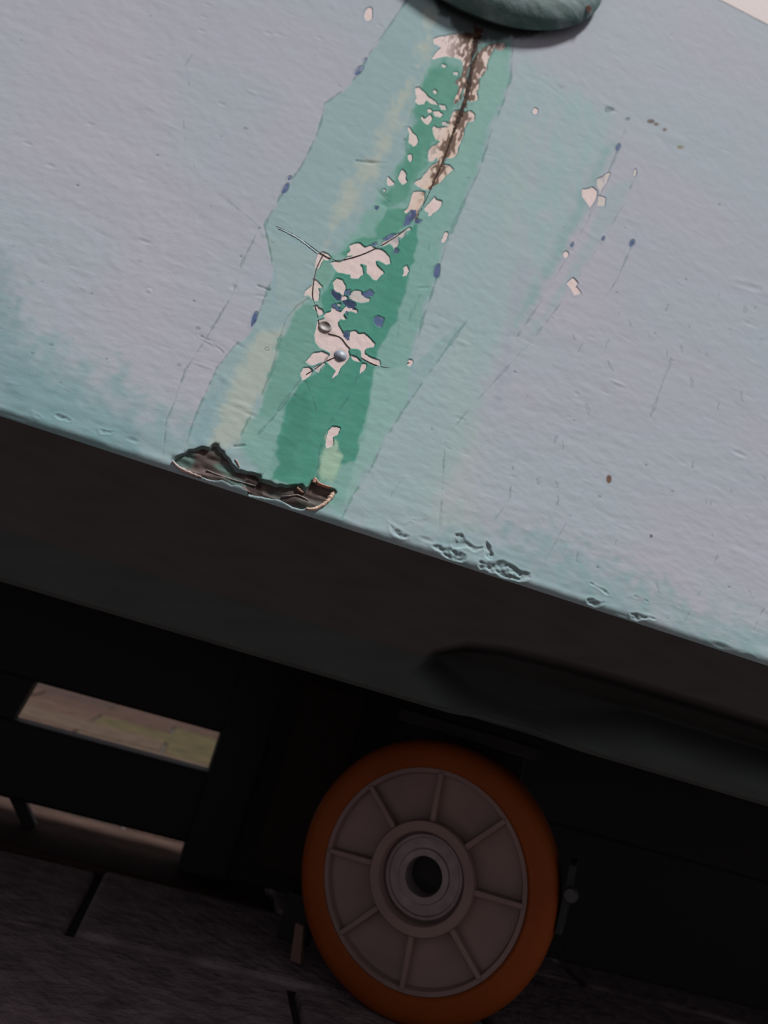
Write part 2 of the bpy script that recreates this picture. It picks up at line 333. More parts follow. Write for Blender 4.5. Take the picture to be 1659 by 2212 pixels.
def hairline(pts, width, dark, depth, tint=(66, 92, 92), pad=6, broken=0.):
    sl, d, s = line_d(pts, pad); d = np.abs(d+JIT[sl]*.8)
    a = np.exp(-(d/width)**2)
    if broken: a = a*ss(fnoise_s[sl], broken-.9, broken+.6)
    col[sl] = col[sl]*(1-(a*dark)[..., None]) + alb(*tint)*(a*dark)[..., None]
    hgt[sl] -= a*depth*MM
def step_edge(pts, drop, width=1.5, side=1):   # the coat ends here: little drop across the line
    hairline(pts, 1.7, .55, drop, (84, 112, 112))
step_edge(L_LEFT, .16); step_edge(L_RIGHT, .14); hairline(L_OUT, 1.6, .5, .12, (80, 118, 108))
H_LINES = [[(560, 492), (522, 570), (503, 635), (452, 720), (400, 800), (372, 880), (360, 905), (352, 985)],
           [(664, 646), (640, 662), (617, 690), (602, 740), (590, 790), (566, 850), (538, 905), (508, 962)],
           [(649, 819), (622, 856), (591, 901), (557, 938)], [(770, 815), (752, 860), (736, 882), (707, 921), (690, 970), (686, 1040)], [(659, 824), (674, 858), (683, 890), (680, 940)], [(672, 925), (690, 950), (696, 972)],
           [(1358, 262), (1330, 335), (1300, 405), (1268, 480), (1222, 560), (1180, 634), (1148, 682), (1118, 726)], [(1376, 372), (1345, 445), (1302, 520), (1262, 580), (1200, 670), (1130, 760)], [(1398, 420), (1366, 530), (1330, 610), (1292, 660), (1250, 760)],
           [(962, 950), (955, 1060), (950, 1152)], [(1108, 1008), (1100, 1080), (1058, 1138), (1050, 1195)], [(1222, 1132), (1190, 1190), (1162, 1238)], [(872, 1028), (845, 1070), (820, 1120)], [(1550, 1202), (1515, 1275), (1480, 1342)], [(1659, 1300), (1640, 1335), (1628, 1362)],
           [(415, 118), (400, 140), (408, 186)], [(395, 262), (400, 320), (425, 375), (480, 425), (530, 465), (562, 492)], [(1105, 1000), (1120, 985)], [(1500, 980), (1495, 1010), (1508, 1005)], [(1620, 690), (1600, 720), (1575, 712)], [(1560, 690), (1540, 745), (1525, 770)],
           [(1130, 755), (1090, 800), (1000, 900), (960, 950)], [(905, 640), (880, 700), (862, 690), (858, 745)], [(945, 395), (930, 470), (925, 540), (905, 590)], [(1450, 775), (1420, 860), (1405, 900)]]
for k, l in enumerate(H_LINES): hairline(l, 1.4, .45 if k < 12 else .33, .08, broken=0. if k < 6 else -.2)
for l in [[(435, 727), (460, 740), (482, 762)], [(557, 617), (583, 626)], [(800, 350), (770, 347), (840, 352)], [(720, 178), (742, 190)], [(818, 415), (842, 436)], [(505, 964), (528, 962)]]: hairline(l, 2.2, .5, .2, (70, 84, 86))
for k in range(46):                            # short hair cracks scattered over the right of the panel
    x, y = rr.uniform(1130, 1655), rr.uniform(600, 1380)
    if y > 850+.335*x: continue
    a = rr.uniform(-.5, .5); l = rr.uniform(8, 22)
    hairline([(x, y), (x+l*.5*sin(a)+rr.uniform(-3, 3), y+l*.5), (x+l*sin(a), y+l)], 1.2, .4, .06, (92, 100, 108))
for k in range(120):
    x, y = rr.uniform(10, 1655), rr.uniform(0, 1380)
    if y > 860+.335*x: continue
    q = rr.uniform(1.2, 2.4); hairline([(x, y), (x+q, y+q*.4)], q*.7, .6, .08, (92, 100, 110))

# ---- chips: the coat is missing, a lower layer lies in the recess ---------------------
PRIMER, BLUE, GREYP, RUSTED, DAMAGE = range(5)
Z1 = lambda p: zoom(850, 60, 5.53, p)
Z2 = lambda p: zoom(800, 250, 5.53, p)
Z3 = lambda p: zoom(640, 430, 5.184, p)
Z4 = lambda p: zoom(620, 600, 5.53, p)
Z7 = lambda p: zoom(1059, 0, 2.765, p)
blob = lambda x, y, a, b, t=0: [(x+a*cos(q)*cos(t)-b*sin(q)*sin(t), y+a*cos(q)*sin(t)+b*sin(q)*cos(t)) for q in np.linspace(0, 2*pi, 10)[:-1]]
CHIPS = [
 (BLUE, Z3([(400, 1010), (480, 1060), (500, 1140), (440, 1140), (390, 1060)])), (BLUE, Z3([(515, 1150), (600, 1125), (665, 1180), (640, 1225), (560, 1190)])), (BLUE, Z3([(740, 1060), (830, 1015), (880, 1050), (850, 1085), (790, 1100)])),
 (BLUE, Z3([(1120, 540), (1165, 570), (1140, 612), (1085, 605)])), (BLUE, Z3([(830, 505), (900, 475), (925, 505), (870, 530)])), (BLUE, Z3([(945, 450), (1060, 390), (1110, 388), (1050, 440), (960, 475)])), (BLUE, Z3([(1215, 235), (1285, 120), (1335, 130), (1320, 200), (1265, 290), (1195, 310)])), (BLUE, Z3([(1350, 215), (1415, 235), (1370, 272), (1325, 268)])),
 (BLUE, Z4([(515, 325), (580, 305), (610, 345), (665, 370), (620, 395), (560, 350)])), (BLUE, Z4([(655, 285), (740, 258), (805, 290), (822, 335), (800, 375), (740, 330), (690, 335)])), (BLUE, Z4([(675, 640), (740, 635), (735, 730), (700, 700)])), (BLUE, Z4([(1040, 470), (1090, 448), (1155, 490), (1130, 595), (1080, 575), (1050, 520)])), (BLUE, Z4([(525, 145), (580, 185), (645, 205), (625, 285), (580, 245), (522, 190)])), (BLUE, Z4([(700, 400), (735, 405), (722, 470), (700, 450)])), (BLUE, Z4([(690, 150), (760, 140), (750, 200), (700, 210)])),
 (BLUE, Z2([(55, 1075), (105, 1088), (80, 1135), (48, 1112)])), (BLUE, blob(617, 406, 5, 13, .5)), (BLUE, blob(776, 153, 6, 13, .7)), (BLUE, blob(548, 691, 5, 20, .35)), (BLUE, blob(944, 584, 6, 15, .25)), (BLUE, blob(1303, 515, 3, 7, .5)), (BLUE, blob(1365, 525, 3, 8, .5)), (BLUE, blob(1236, 527, 2.5, 8, .5)), (BLUE, blob(1335, 318, 2.5, 8, .4)), (BLUE, blob(790, 128, 3, 5, .5)), (BLUE, blob(625, 385, 3, 5, .5)),
 (RUSTED, Z1([(480, 130), (560, 100), (640, 90), (760, 60), (900, 50), (1010, 100), (1000, 230), (950, 330), (910, 420), (885, 520), (865, 620), (845, 700), (810, 780), (800, 870), (720, 910), (740, 830), (770, 760), (780, 690), (740, 660), (770, 620), (830, 580), (840, 500), (830, 400), (800, 370), (720, 350), (620, 330), (560, 340), (480, 365), (500, 310), (540, 260), (580, 240), (530, 210), (490, 190)])),
 (RUSTED, Z1([(950, 400), (1000, 320), (1060, 240), (1130, 205), (1230, 180), (1330, 180), (1340, 240), (1290, 265), (1210, 250), (1180, 300), (1140, 370), (1120, 440), (1115, 500), (1060, 560), (1030, 600), (1015, 700), (1010, 760), (985, 775), (1000, 810), (995, 850), (930, 885), (860, 860), (830, 800), (850, 720), (890, 640), (910, 540), (930, 450)])),
 (RUSTED, Z2([(970, 0), (940, 110), (880, 130), (800, 140), (760, 110), (735, 150), (760, 220), (790, 280), (860, 300), (800, 340), (740, 360), (700, 410), (690, 470), (700, 540), (760, 530), (800, 500), (790, 560), (740, 590), (700, 650), (640, 690), (610, 750), (540, 780), (520, 810), (580, 850), (640, 880), (720, 888), (760, 830), (830, 790), (900, 720), (960, 670), (1005, 640), (940, 590), (885, 570), (895, 505), (960, 500), (1010, 490), (1035, 430), (1050, 360), (1070, 290), (1110, 250), (1120, 170), (1160, 80), (1245, 50), (1250, -10), (1200, -60), (1140, -40), (1060, -70), (1000, -60)])),
 (RUSTED, Z2([(520, 910), (580, 900), (650, 910), (640, 970), (620, 1050), (580, 1120), (565, 1200), (540, 1250), (500, 1210), (490, 1130), (430, 1160), (410, 1140), (450, 1090), (480, 1020), (500, 960)])),
 (PRIMER, Z2([(640, 1100), (700, 1050), (740, 1010), (770, 960), (790, 1000), (850, 1020), (855, 1070), (820, 1120), (760, 1150), (720, 1200), (690, 1190), (700, 1150), (650, 1130)])),
 (PRIMER, Z2([(440, 130), (470, 140), (500, 190), (540, 240), (565, 300), (550, 350), (515, 375), (490, 340), (455, 320), (470, 270), (465, 200)])), (PRIMER, Z2([(448, 468), (492, 458), (497, 510), (480, 552), (452, 520)])), (PRIMER, Z2([(385, 645), (430, 690), (425, 750), (445, 780), (390, 832), (345, 790), (330, 740), (350, 690)])), (PRIMER, Z2([(203, 722), (240, 750), (292, 800), (287, 832), (208, 842), (193, 800)])), (PRIMER, Z2([(148, 868), (192, 876), (168, 910)])),
 (RUSTED, Z1([(258, 718), (310, 712), (360, 760), (420, 815), (500, 875), (525, 915), (450, 905), (390, 862), (370, 912), (310, 918), (258, 870), (290, 830), (268, 780)])), (PRIMER, Z1([(466, 750), (500, 732), (524, 770), (490, 794)])), (PRIMER, Z1([(338, 1036), (372, 1082), (440, 1036), (472, 1080), (412, 1164), (370, 1130), (316, 1080)])), (PRIMER, Z1([(478, 998), (540, 988), (592, 1030), (562, 1072), (488, 1062)])), (PRIMER, Z1([(406, 968), (452, 966), (464, 1002), (418, 1010)])), (GREYP, Z1([(548, 918), (622, 928), (644, 982), (568, 974)])), (GREYP, Z1([(566, 1118), (624, 1116), (644, 1162), (586, 1168)])), (GREYP, Z1([(586, 438), (634, 448), (622, 478), (576, 468)])), (GREYP, Z1([(712, 526), (768, 533), (764, 568), (712, 558)])),
 (PRIMER, Z3([(600, 520), (660, 505), (720, 500), (770, 540), (830, 515), (900, 550), (960, 560), (1000, 600), (1040, 650), (1060, 720), (1010, 740), (930, 690), (895, 690), (905, 740), (960, 790), (985, 820), (940, 870), (900, 905), (860, 890), (800, 820), (790, 740), (750, 725), (700, 715), (740, 760), (750, 840), (700, 890), (590, 890), (600, 850), (540, 840), (470, 820), (420, 770), (390, 710), (430, 690), (480, 700), (560, 660), (640, 625), (580, 635), (565, 600), (610, 570)])),
 (GREYP, Z3([(920, 520), (960, 470), (1040, 440), (1110, 400), (1200, 345), (1270, 310), (1290, 340), (1240, 370), (1220, 420), (1190, 450), (1150, 430), (1160, 490), (1130, 540), (1100, 570), (1080, 530), (1050, 500), (980, 530)])),
 (PRIMER, Z3([(1190, 760), (1240, 742), (1273, 800), (1242, 852), (1182, 874), (1200, 820)])), (PRIMER, Z3([(412, 930), (460, 892), (520, 902), (563, 970), (552, 1040), (520, 1084), (490, 1052), (428, 1032)])), (GREYP, Z3([(598, 1060), (660, 1022), (720, 1038), (762, 1080), (828, 1110), (822, 1148), (740, 1163), (670, 1142), (598, 1112)])),
 (PRIMER, Z3([(193, 898), (240, 918), (292, 980), (270, 1002), (250, 990), (267, 1040), (247, 1134), (200, 1132), (150, 1070), (86, 1082), (98, 1030), (180, 970)])), (PRIMER, Z3([(250, 620), (300, 598), (360, 618), (392, 660), (350, 682), (300, 650), (270, 700), (240, 772), (218, 760), (233, 690)])), (PRIMER, blob(960, 513, 7, 14, .4)), (PRIMER, blob(945, 586, 3, 8, .3)),
 (PRIMER, Z4([(530, 345), (590, 365), (640, 395), (700, 332), (770, 340), (840, 380), (840, 420), (770, 410), (710, 410), (690, 440), (720, 490), (690, 510), (640, 490), (610, 530), (620, 580), (660, 630), (690, 700), (740, 740), (760, 640), (820, 640), (850, 670), (920, 660), (980, 720), (1050, 780), (1040, 820), (950, 830), (920, 860), (930, 910), (990, 940), (1100, 990), (1100, 1040), (1040, 1040), (960, 1010), (890, 960), (890, 870), (860, 840), (770, 840), (740, 860), (750, 930), (700, 1010), (650, 1080), (620, 1150), (570, 1180), (550, 1220), (540, 1170), (570, 1110), (500, 1030), (460, 980), (520, 930), (530, 890), (470, 860), (390, 820), (350, 760), (335, 690), (340, 590), (350, 510), (400, 500), (450, 480), (440, 450), (480, 420), (530, 400)])),
 (PRIMER, Z4([(320, 900), (420, 880), (492, 920), (470, 970), (400, 1010), (340, 1040), (260, 1030), (212, 1000), (260, 950)])), (GREYP, Z4([(340, 1060), (440, 1000), (457, 1030), (400, 1090), (390, 1135), (350, 1112), (322, 1080)])), (PRIMER, Z4([(198, 1068), (260, 1068), (303, 1110), (280, 1162), (188, 1218), (167, 1140)])), (PRIMER, Z4([(898, 1018), (943, 1028), (922, 1100), (866, 1164), (868, 1110)])), (PRIMER, Z4([(766, 926), (832, 958), (892, 1002), (850, 1003), (788, 972)])), (PRIMER, Z4([(317, 350), (350, 337), (372, 370), (412, 380), (428, 420), (390, 443), (358, 400)])), (PRIMER, Z4([(636, 218), (714, 216), (724, 248), (650, 280)])), (GREYP, Z4([(588, 306), (642, 306), (652, 342), (608, 344)])), (PRIMER, blob(886, 783, 5, 8, .3)),
 (PRIMER, Z7([(545, 1130), (610, 1115), (640, 1140), (625, 1200), (600, 1242), (570, 1200), (550, 1170)])), (GREYP, Z7([(640, 1070), (690, 1040), (717, 1030), (700, 1090), (660, 1150), (640, 1110)])), (GREYP, Z7([(650, 1170), (690, 1180), (682, 1228), (636, 1228)])), (PRIMER, Z7([(455, 1690), (495, 1658), (527, 1690), (515, 1710), (548, 1752), (500, 1768), (480, 1720)])), (PRIMER, blob(1223, 549, 4, 6, .4)), (GREYP, blob(1372, 372, 4, 9, .2)), (PRIMER, blob(797, 30, 9, 15, .2)), (PRIMER, blob(1156, 240, 5, 6, 0)),
]
CHIPS += [(PRIMER, [(706, 930), (718, 920), (734, 925), (730, 938), (720, 944), (718, 962), (706, 968), (700, 958), (708, 944)])]
DEPTH = {PRIMER: .20, BLUE: .12, GREYP: .16, RUSTED: .20}
prim = np.empty((NT, NU, 3)); prim[:] = alb(206, 186, 181)
g = ss(fnoise(14, 14, 51), 0, 2)[..., None]*.45; prim = prim*(1-g) + alb(196, 186, 174)*g
greyp = prim*.55 + alb(160, 166, 160)*.45
bluec = np.empty_like(prim); bluec[:] = alb(78, 92, 126); g = ss(fnoise(2.5, 2.5, 52), .3, 1.8)[..., None]*.6; bluec = bluec*(1-g)+alb(136, 144, 160)*g
g = ss(fnoise(2, 2, 57), .4, 1.6)[..., None]*.7; bluec = bluec*(1-g)+alb(52, 62, 88)*g
rusted = prim.copy()
MAIN = [(1034, 60), (1027, 108), (1017, 158), (1007, 212), (996, 244), (985, 272), (972, 308), (960, 342), (944, 378), (930, 410), (916, 440), (903, 466), (880, 492), (842, 519), (790, 546), (737, 562), (716, 559), (690, 545), (642, 511), (596, 488)]
slm, dm, sm = line_d(MAIN[:12], 90)
sp = fnoise(1.1, 1.5, 53)*.95+fnoise(4, 5, 54)*.5
reach = 62*(1-sm)**1.1+5
a = np.clip(np.exp(-(dm/reach)**2)*1.15*ss(sp[slm]+1.3*np.exp(-(dm/(reach*.4))**2)+.9*(1-sm)**3, .1, 1.4), 0, .95)[..., None]
w2 = (np.exp(-(dm/26)**2)*.55)[..., None]
rusted[slm] = rusted[slm]*(1-w2) + alb(196, 168, 138)*w2
rusted[slm] = rusted[slm]*(1-a) + alb(88, 62, 48)*a
g = (.35*ss(fnoise(2.2, 2.2, 56), .5, 1.6))[..., None]
greyp = greyp*(1-g)+alb(110, 116, 132)*g
a2 = (np.clip(np.exp(-(dm/(16*(1-sm)+2))**2)*ss(sp[slm], -.3, 1.2), 0, 1)*.7*(1-ss(sm, .55, .8)))[..., None]
col[slm] = col[slm]*(1-a2) + alb(70, 52, 46)*a2
# shadow under the boss, painted dark into the coat and primer
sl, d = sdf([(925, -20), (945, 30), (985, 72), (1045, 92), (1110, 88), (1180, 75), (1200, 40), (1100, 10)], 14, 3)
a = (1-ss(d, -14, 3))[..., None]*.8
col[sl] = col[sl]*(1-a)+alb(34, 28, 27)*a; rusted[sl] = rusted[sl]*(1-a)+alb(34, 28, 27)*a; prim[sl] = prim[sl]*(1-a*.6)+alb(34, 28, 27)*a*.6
# grey scuff at the two nails
for (x, y, r) in ((703, 704, 22), (736, 768, 19)):
    sl, d = sdf(blob(x, y, r, r), 14, 2); a = (1-ss(d, -10, 4))[..., None]*.4
    prim[sl] = prim[sl]*(1-a)+alb(128, 122, 112)*a

LAYER = {PRIMER: prim, BLUE: bluec, GREYP: greyp, RUSTED: rusted}
chip_windows = []
for kind, pts in CHIPS:
    sl, d = sdf(pts, 7, .8 if kind != BLUE else .6)
    if d.size == 0: continue
    dep = DEPTH[kind]*MM
    inside = 1-ss(d, -1.3, 1.3)
    hgt[sl] = hgt[sl]*(1-inside) + (smooth_h[sl]-dep*1.9)*inside
    lip = np.exp(-((d-2.4)/1.6)**2)*(.07*MM); hgt[sl] += lip
    rim = (np.exp(-((d-.8)/1.5)**2)*(.40 if kind != BLUE else .5))[..., None]      # thin dark cut edge of the coat
    col[sl] = col[sl]*(1-rim) + alb(64, 84, 98)*rim
    chip_windows.append((kind, sl, d, dep))
# broken-out corner on the lip: coat and wood gone
Z5 = lambda p: zoom(350, 930, 7.9, p)
Z6 = lambda p: zoom(540, 960, 7.54, p)
HOLES = [Z5([(185, 500), (250, 430), (400, 420), (440, 320), (560, 290), (680, 275), (800, 310), (860, 260), (960, 230), (1010, 330), (1150, 440), (1200, 560), (1320, 660), (1500, 700), (1680, 780), (1680, 1060), (1400, 985), (1150, 925), (900, 850), (640, 755), (420, 665), (260, 570)]),
         Z6([(-20, 500), (120, 570), (500, 640), (720, 660), (840, 640), (900, 720), (960, 680), (1020, 630), (1150, 660), (1280, 700), (1380, 730), (1400, 790), (1310, 890), (1180, 960), (1020, 1020), (880, 1060), (600, 985), (200, 840), (-20, 790)])]
hole_win = []
for pts in HOLES:
    sl, d = sdf(pts, 10, 2.0)
    ins = 1-ss(d, -4, 1.5)
    hgt[sl] = hgt[sl]*(1-ins) + (-1.9*MM)*ins
    rim = np.exp(-((d-1)/2.5)**2)[..., None]*.6
    col[sl] = col[sl]*(1-rim)+alb(56, 62, 60)*rim
    hole_win.append((sl, d))

Z9 = lambda p: zoom(820, 1080, 4.608, p)
Z10 = lambda p: zoom(1200, 1220, 6.38, p)
Z11 = lambda p: zoom(0, 830, 3.95, p)
LIP = [(Z9([(80, 210), (140, 260), (210, 320), (300, 350), (290, 390), (210, 400), (150, 350), (100, 270)]), .7), (Z9([(240, 235), (330, 185), (440, 185), (360, 220), (350, 245), (320, 215)]), .5), (Z9([(740, 390), (820, 320), (870, 400), (940, 470), (1020, 480), (960, 500), (830, 470), (740, 465)]), .7),
       (Z9([(500, 450), (600, 440), (680, 480), (760, 520), (850, 550), (865, 600), (830, 625), (720, 595), (620, 560)]), .9), (Z9([(1040, 560), (1060, 400), (1110, 480), (1130, 560), (1100, 600)]), .9), (Z9([(980, 640), (1000, 610), (1160, 620), (1300, 620), (1380, 690), (1500, 720), (1520, 790), (1400, 810), (1250, 780), (1080, 730), (1000, 690)]), .9),
       (Z10([(450, 240), (520, 250), (600, 300), (690, 370), (760, 430), (700, 400), (600, 340), (500, 290)]), .6), (Z10([(430, 470), (560, 470), (700, 500), (680, 560), (560, 600), (440, 540)]), .7), (Z10([(990, 430), (1100, 420), (1230, 470), (1290, 520), (1200, 500), (1080, 460)]), .6), (Z10([(1030, 660), (1100, 640), (1220, 690), (1330, 690), (1430, 750), (1400, 780), (1150, 780), (1060, 740)]), .9),
       (Z11([(270, 235), (350, 265), (370, 290), (320, 295)]), .5), (Z11([(470, 262), (560, 278), (605, 312), (520, 300)]), .5), (Z11([(850, 380), (980, 400), (940, 430), (860, 420)]), .4)]
for pts_, dep_ in LIP:
    sl, d = sdf(pts_, 12, 1.6)
    if d.size == 0: continue
    ins_ = 1-ss(d, -7, 2)
    hgt[sl] -= ins_*dep_*.6*MM*(1+.25*FINE[sl]); hgt[sl] += MM*.07*np.exp(-((d-2.5)/2.6)**2)
    w_ = (ins_*.2)[..., None]; col[sl] = col[sl]*(1-w_)+alb(104, 116, 112)*w_

# ---- positions of the panel -------------------------------------------------------------
def surf(u, t, h):
    ang = np.clip((LT-t)/R_F, 0, THETA)
    flat = P0 + u[..., None]*U + np.maximum(t, LT)[..., None]*V
    nrm = Nn*np.cos(ang)[..., None] - V*np.sin(ang)[..., None]
    cen = P0 + u[..., None]*U + LT*V - R_F*Nn
    pos = np.where((t >= LT)[..., None], flat, cen+R_F*nrm)
    return pos + nrm*h[..., None]
fade = ss(TT, t_lo, t_lo+.0012)
hgt = hgt*fade*(1-.8*ss(np.maximum(u0-UU, UU-u1), 0, .02))
quads = lambda nt, nu: (np.arange(nt-1)[:, None]*nu + np.arange(nu-1)[None, :])[..., None] + np.array([0, 1, nu+1, nu])
pts = surf(UU, TT, hgt).reshape(-1, 3)
panel = adopt(mesh_np('side_panel', pts, quads(NT, NU).reshape(-1, 4), M['paint'], cart, True, col.reshape(-1, 3)))
panel['label'] = 'pale blue brushed paint with a teal streak and hairline cracks'

NAMES = {PRIMER: ('primer_chip', 'cream primer bared by flaked paint'), BLUE: ('blue_flake', 'older blue coat showing in a small chip'), GREYP: ('grey_chip', 'greyish undercoat bared by flaked paint'), RUSTED: ('rust_stained_chip', 'cream primer stained brown with rust')}
def patch(name, sl, mask, h, colors, mat, parent):
    jj, ii = np.nonzero(mask[:-1, :-1] & mask[1:, :-1] & mask[:-1, 1:] & mask[1:, 1:])
    if len(jj) < 3: return None
    nu = mask.shape[1]
    q = (jj*nu+ii)[:, None] + np.array([0, 1, nu+1, nu]); used, inv = np.unique(q, return_inverse=True)
    p = surf(UU[sl], TT[sl], h).reshape(-1, 3)[used]
    return adopt(mesh_np(name, p, inv.reshape(-1, 4), mat, parent, True, colors.reshape(-1, 3)[used]))
chip_h = fnoise(1.8, 1.8, 61)*.02*MM
for kind, sl, d, dep in chip_windows:
    o = patch(NAMES[kind][0], sl, d < 3.2, smooth_h[sl]-dep+chip_h[sl], LAYER[kind][sl], M['chip'], cart)
    if o: o['label'] = NAMES[kind][1]
woodc = np.empty((NT, NU, 3)); woodc[:] = (.075, .056, .050)
g = ss(fnoise(7, 1.6, 71), -.2, 1.6)[..., None]; woodc = woodc*(1-g)+np.array([.14, .105, .095])*g
g = ss(fnoise(9, 4, 72), -.3, 1.2)[..., None]*.8; greenc = woodc*(1-g)+alb(80, 104, 96)*g
wood_h = (fnoise(7, 2.2, 73)*.20+fnoise(2, 2, 74)*.07)*MM
for k, (sl, d) in enumerate(hole_win):
    o = patch('broken_wood', sl, d < 4, wood_h[sl]-1.25*MM, (greenc if k == 0 else woodc*.7+greenc*.3)[sl], M['chip'], cart)
    if o: o['label'] = 'dark splintered wood bared in the broken lip'

# ---- ribbons: cracks and splinters following the surface ---------------------------------
def ribbon(name, pts, widths, lift, mat, label=None, thick=.25, n=10, seed=0):
    uv = px_uv(pts); rg = np.random.default_rng(seed)
    s = np.linspace(0, len(uv)-1, (len(uv)-1)*n+1); P = []
    ws = np.interp(s, np.linspace(0, len(uv)-1, len(widths)), widths)*np.interp(s, np.arange(len(uv)), [((P0-CAM_O)@FWD + q[0]*(U@FWD) + q[1]*(V@FWD))/F_PX for q in uv])
    # Catmull-Rom
    c = np.vstack([2*uv[0]-uv[1], uv, 2*uv[-1]-uv[-2]])
    cur = []
    for q in s:
        k = min(int(q), len(uv)-2); f = q-k; a, b, d, e = c[k], c[k+1], c[k+2], c[k+3]
        cur.append(.5*((2*b)+(-a+d)*f+(2*a-5*b+4*d-e)*f*f+(-a+3*b-3*d+e)*f**3))
    cur = np.array(cur); tan_ = np.gradient(cur, axis=0); tan_ /= np.linalg.norm(tan_, axis=1)[:, None]+1e-12
    nor = np.stack([-tan_[:, 1], tan_[:, 0]], 1)
    wl = ws*(.5+rg.uniform(-.12, .25, len(ws))); wr = ws*(.5+rg.uniform(-.12, .25, len(ws)))
    rows = []
    for k, (o_, lf) in enumerate(((1, -.5), (.55, 1), (-.55, 1), (-1, -.5))):
        off = cur + nor*((wl if o_ > 0 else wr)*o_)[:, None]
        iu = np.clip(np.searchsorted(ug, off[:, 0]), 0, NU-1); it = np.clip(np.searchsorted(tg, off[:, 1]), 0, NT-1)
        base_h = smooth_h[it, iu]
        hh = base_h + (lift*MM if lf > 0 else (lift-thick)*MM)
        rows.append(surf(off[:, 0], off[:, 1], hh))
    v = np.stack(rows, 1).reshape(-1, 3); m = len(cur)
    o = adopt(mesh_np(name, v, quads(m, 4).reshape(-1, 4), mat, cart, True))
    if label: o['label'] = label
    return o
ribbon('rust_crack', MAIN[:11], [24, 17, 12, 12, 13, 8, 5, 4, 3.5, 3.2, 3], .06, M['rust'], 'dark brown rusty crack running down from the boss', .5, seed=1)
ribbon('crack', MAIN[10:], [2.4, 2.6, 2.4, 2.2, 2.4, 3.4, 4, 2.6, 2.6, 1.6], .03, M['crack'], 'fine dark crack curling to the left', .4, seed=2)
ribbon('crack', [(699, 548), (684, 580), (678, 610), (676, 640), (683, 668), (690, 700)], [3, 3, 2.5, 2.2, 2, 2], .02, M['crack'], None, .4, seed=3)
ribbon('crack', [(709, 720), (735, 728), (752, 748), (775, 768), (800, 783), (830, 793), (862, 792), (884, 782)], [2.4, 2.4, 2.2, 2.2, 2.2, 2, 1.8], .0, M['crack'], None, .4, seed=4)
ribbon('crack', [(726, 770), (700, 782), (684, 794), (662, 808)], [2.4, 2.2, 2], .0, M['crack'], None, .4, seed=5)
# raised paint curl beside the crack, upper left
ribbon('lifted_paint_ridge', [(600, 493), (624, 504), (652, 521), (686, 548)], [3, 7, 6, 3], .10, material('teal_paint_edge', tuple(alb(132, 152, 152)), .5, .3), 'lifted curl of blue-green paint', .6, seed=6)
# splinters on the broken lip
ribbon('splinter', [(372, 997), (384, 1008), (398, 1016), (412, 1022), (436, 1030)], [4, 7, 9, 8, 4], .5, M['splinter'], 'pale pink splinter on the broken lip', 1.0, seed=7)
ribbon('splinter', Z5([(760, 650), (900, 710), (1100, 780), (1300, 840), (1600, 920)]), [3, 4, 4, 4, 3], -.9, material('grey_splinter', (.20, .175, .165), .7, .2), None, 1.0, seed=8)
ribbon('splinter', Z5([(1250, 490), (1290, 550), (1320, 620)]), [4, 6, 4], .2, M['splinter'], None, 1.0, seed=9)
ribbon('splinter', Z6([(920, 1040), (1030, 1055), (1150, 1010), (1250, 940), (1320, 860), (1370, 780)]), [5, 9, 9, 10, 12, 9], .3, material('cream_wood_rim', tuple(alb(196, 170, 150)), .7, .2, noise=(tuple(alb(150, 122, 104)), 400, .4, .7, (1, 1, 1))), 'cream edge of the broken wood', 1.2, seed=10)
ribbon('splinter', Z6([(1040, 620), (1065, 560), (1110, 620), (1220, 670), (1330, 700)]), [10, 9, 7, 5, 4], .1, material('pink_wood_edge', tuple(alb(168, 128, 110)), .7, .2), None, 1.0, seed=11)
ribbon('splinter', Z6([(770, 690), (820, 740), (870, 780)]), [8, 9, 5], -.3, material('tan_splinter', tuple(alb(120, 92, 78)), .7, .2), None, 1.2, seed=12)
ribbon('splinter', Z6([(520, 830), (660, 820), (780, 810), (880, 850), (960, 900)]), [3, 4, 6, 5, 3], -.7, material('dark_splinter', tuple(alb(98, 84, 80)), .5, .4), None, 1.0, seed=13)
ribbon('splinter', Z5([(1370, 960), (1430, 1010), (1500, 1050)]), [8, 9, 5], -.1, material('rose_splinter', tuple(alb(120, 92, 88)), .7, .2), None, 1.0, seed=14)

# ---- nail heads ----------------------------------------------------------------------------
def frame_at(x, y):
    uv = x if y is None else px_uv([(x, y)])[0]
    p = P0 + U*uv[0] + V*uv[1]
    m = Matrix(((U[0], -Nn[0], V[0], p[0]), (U[1], -Nn[1], V[1], p[1]), (U[2], -Nn[2], V[2], p[2]), (0, 0, 0, 1)))
    return m                                      # local -Y points out of the panel
def on_panel(o, x, y=None, off=0):
    bpy.context.view_layer.update()
    o.matrix_parent_inverse = cart.matrix_world.inverted(); o.matrix_basis = frame_at(x, y) @ Matrix.Translation((0, -off, 0)); return o
r = 13*.00018
n1 = lathe('nail_head', [(0, -.00005), (r*.35, -.0001), (r*.6, -.0003), (r*.8, -.00055), (r, -.00045), (r*1.15, .0004)], M['nail_brown'], cart, 28, True, False)
on_panel(n1, 703, 705, -.0002); n1['label'] = 'brownish hollow nail head'
r = 15*.00018
n2 = lathe('nail_head', [(0, -.0012), (r*.3, -.0011), (r*.6, -.0008), (r*.9, -.0002), (r, .0004)], M['nail_blue'], cart, 28, True, False)
on_panel(n2, 735, 768, -.0004); n2['label'] = 'blue-grey domed nail head'

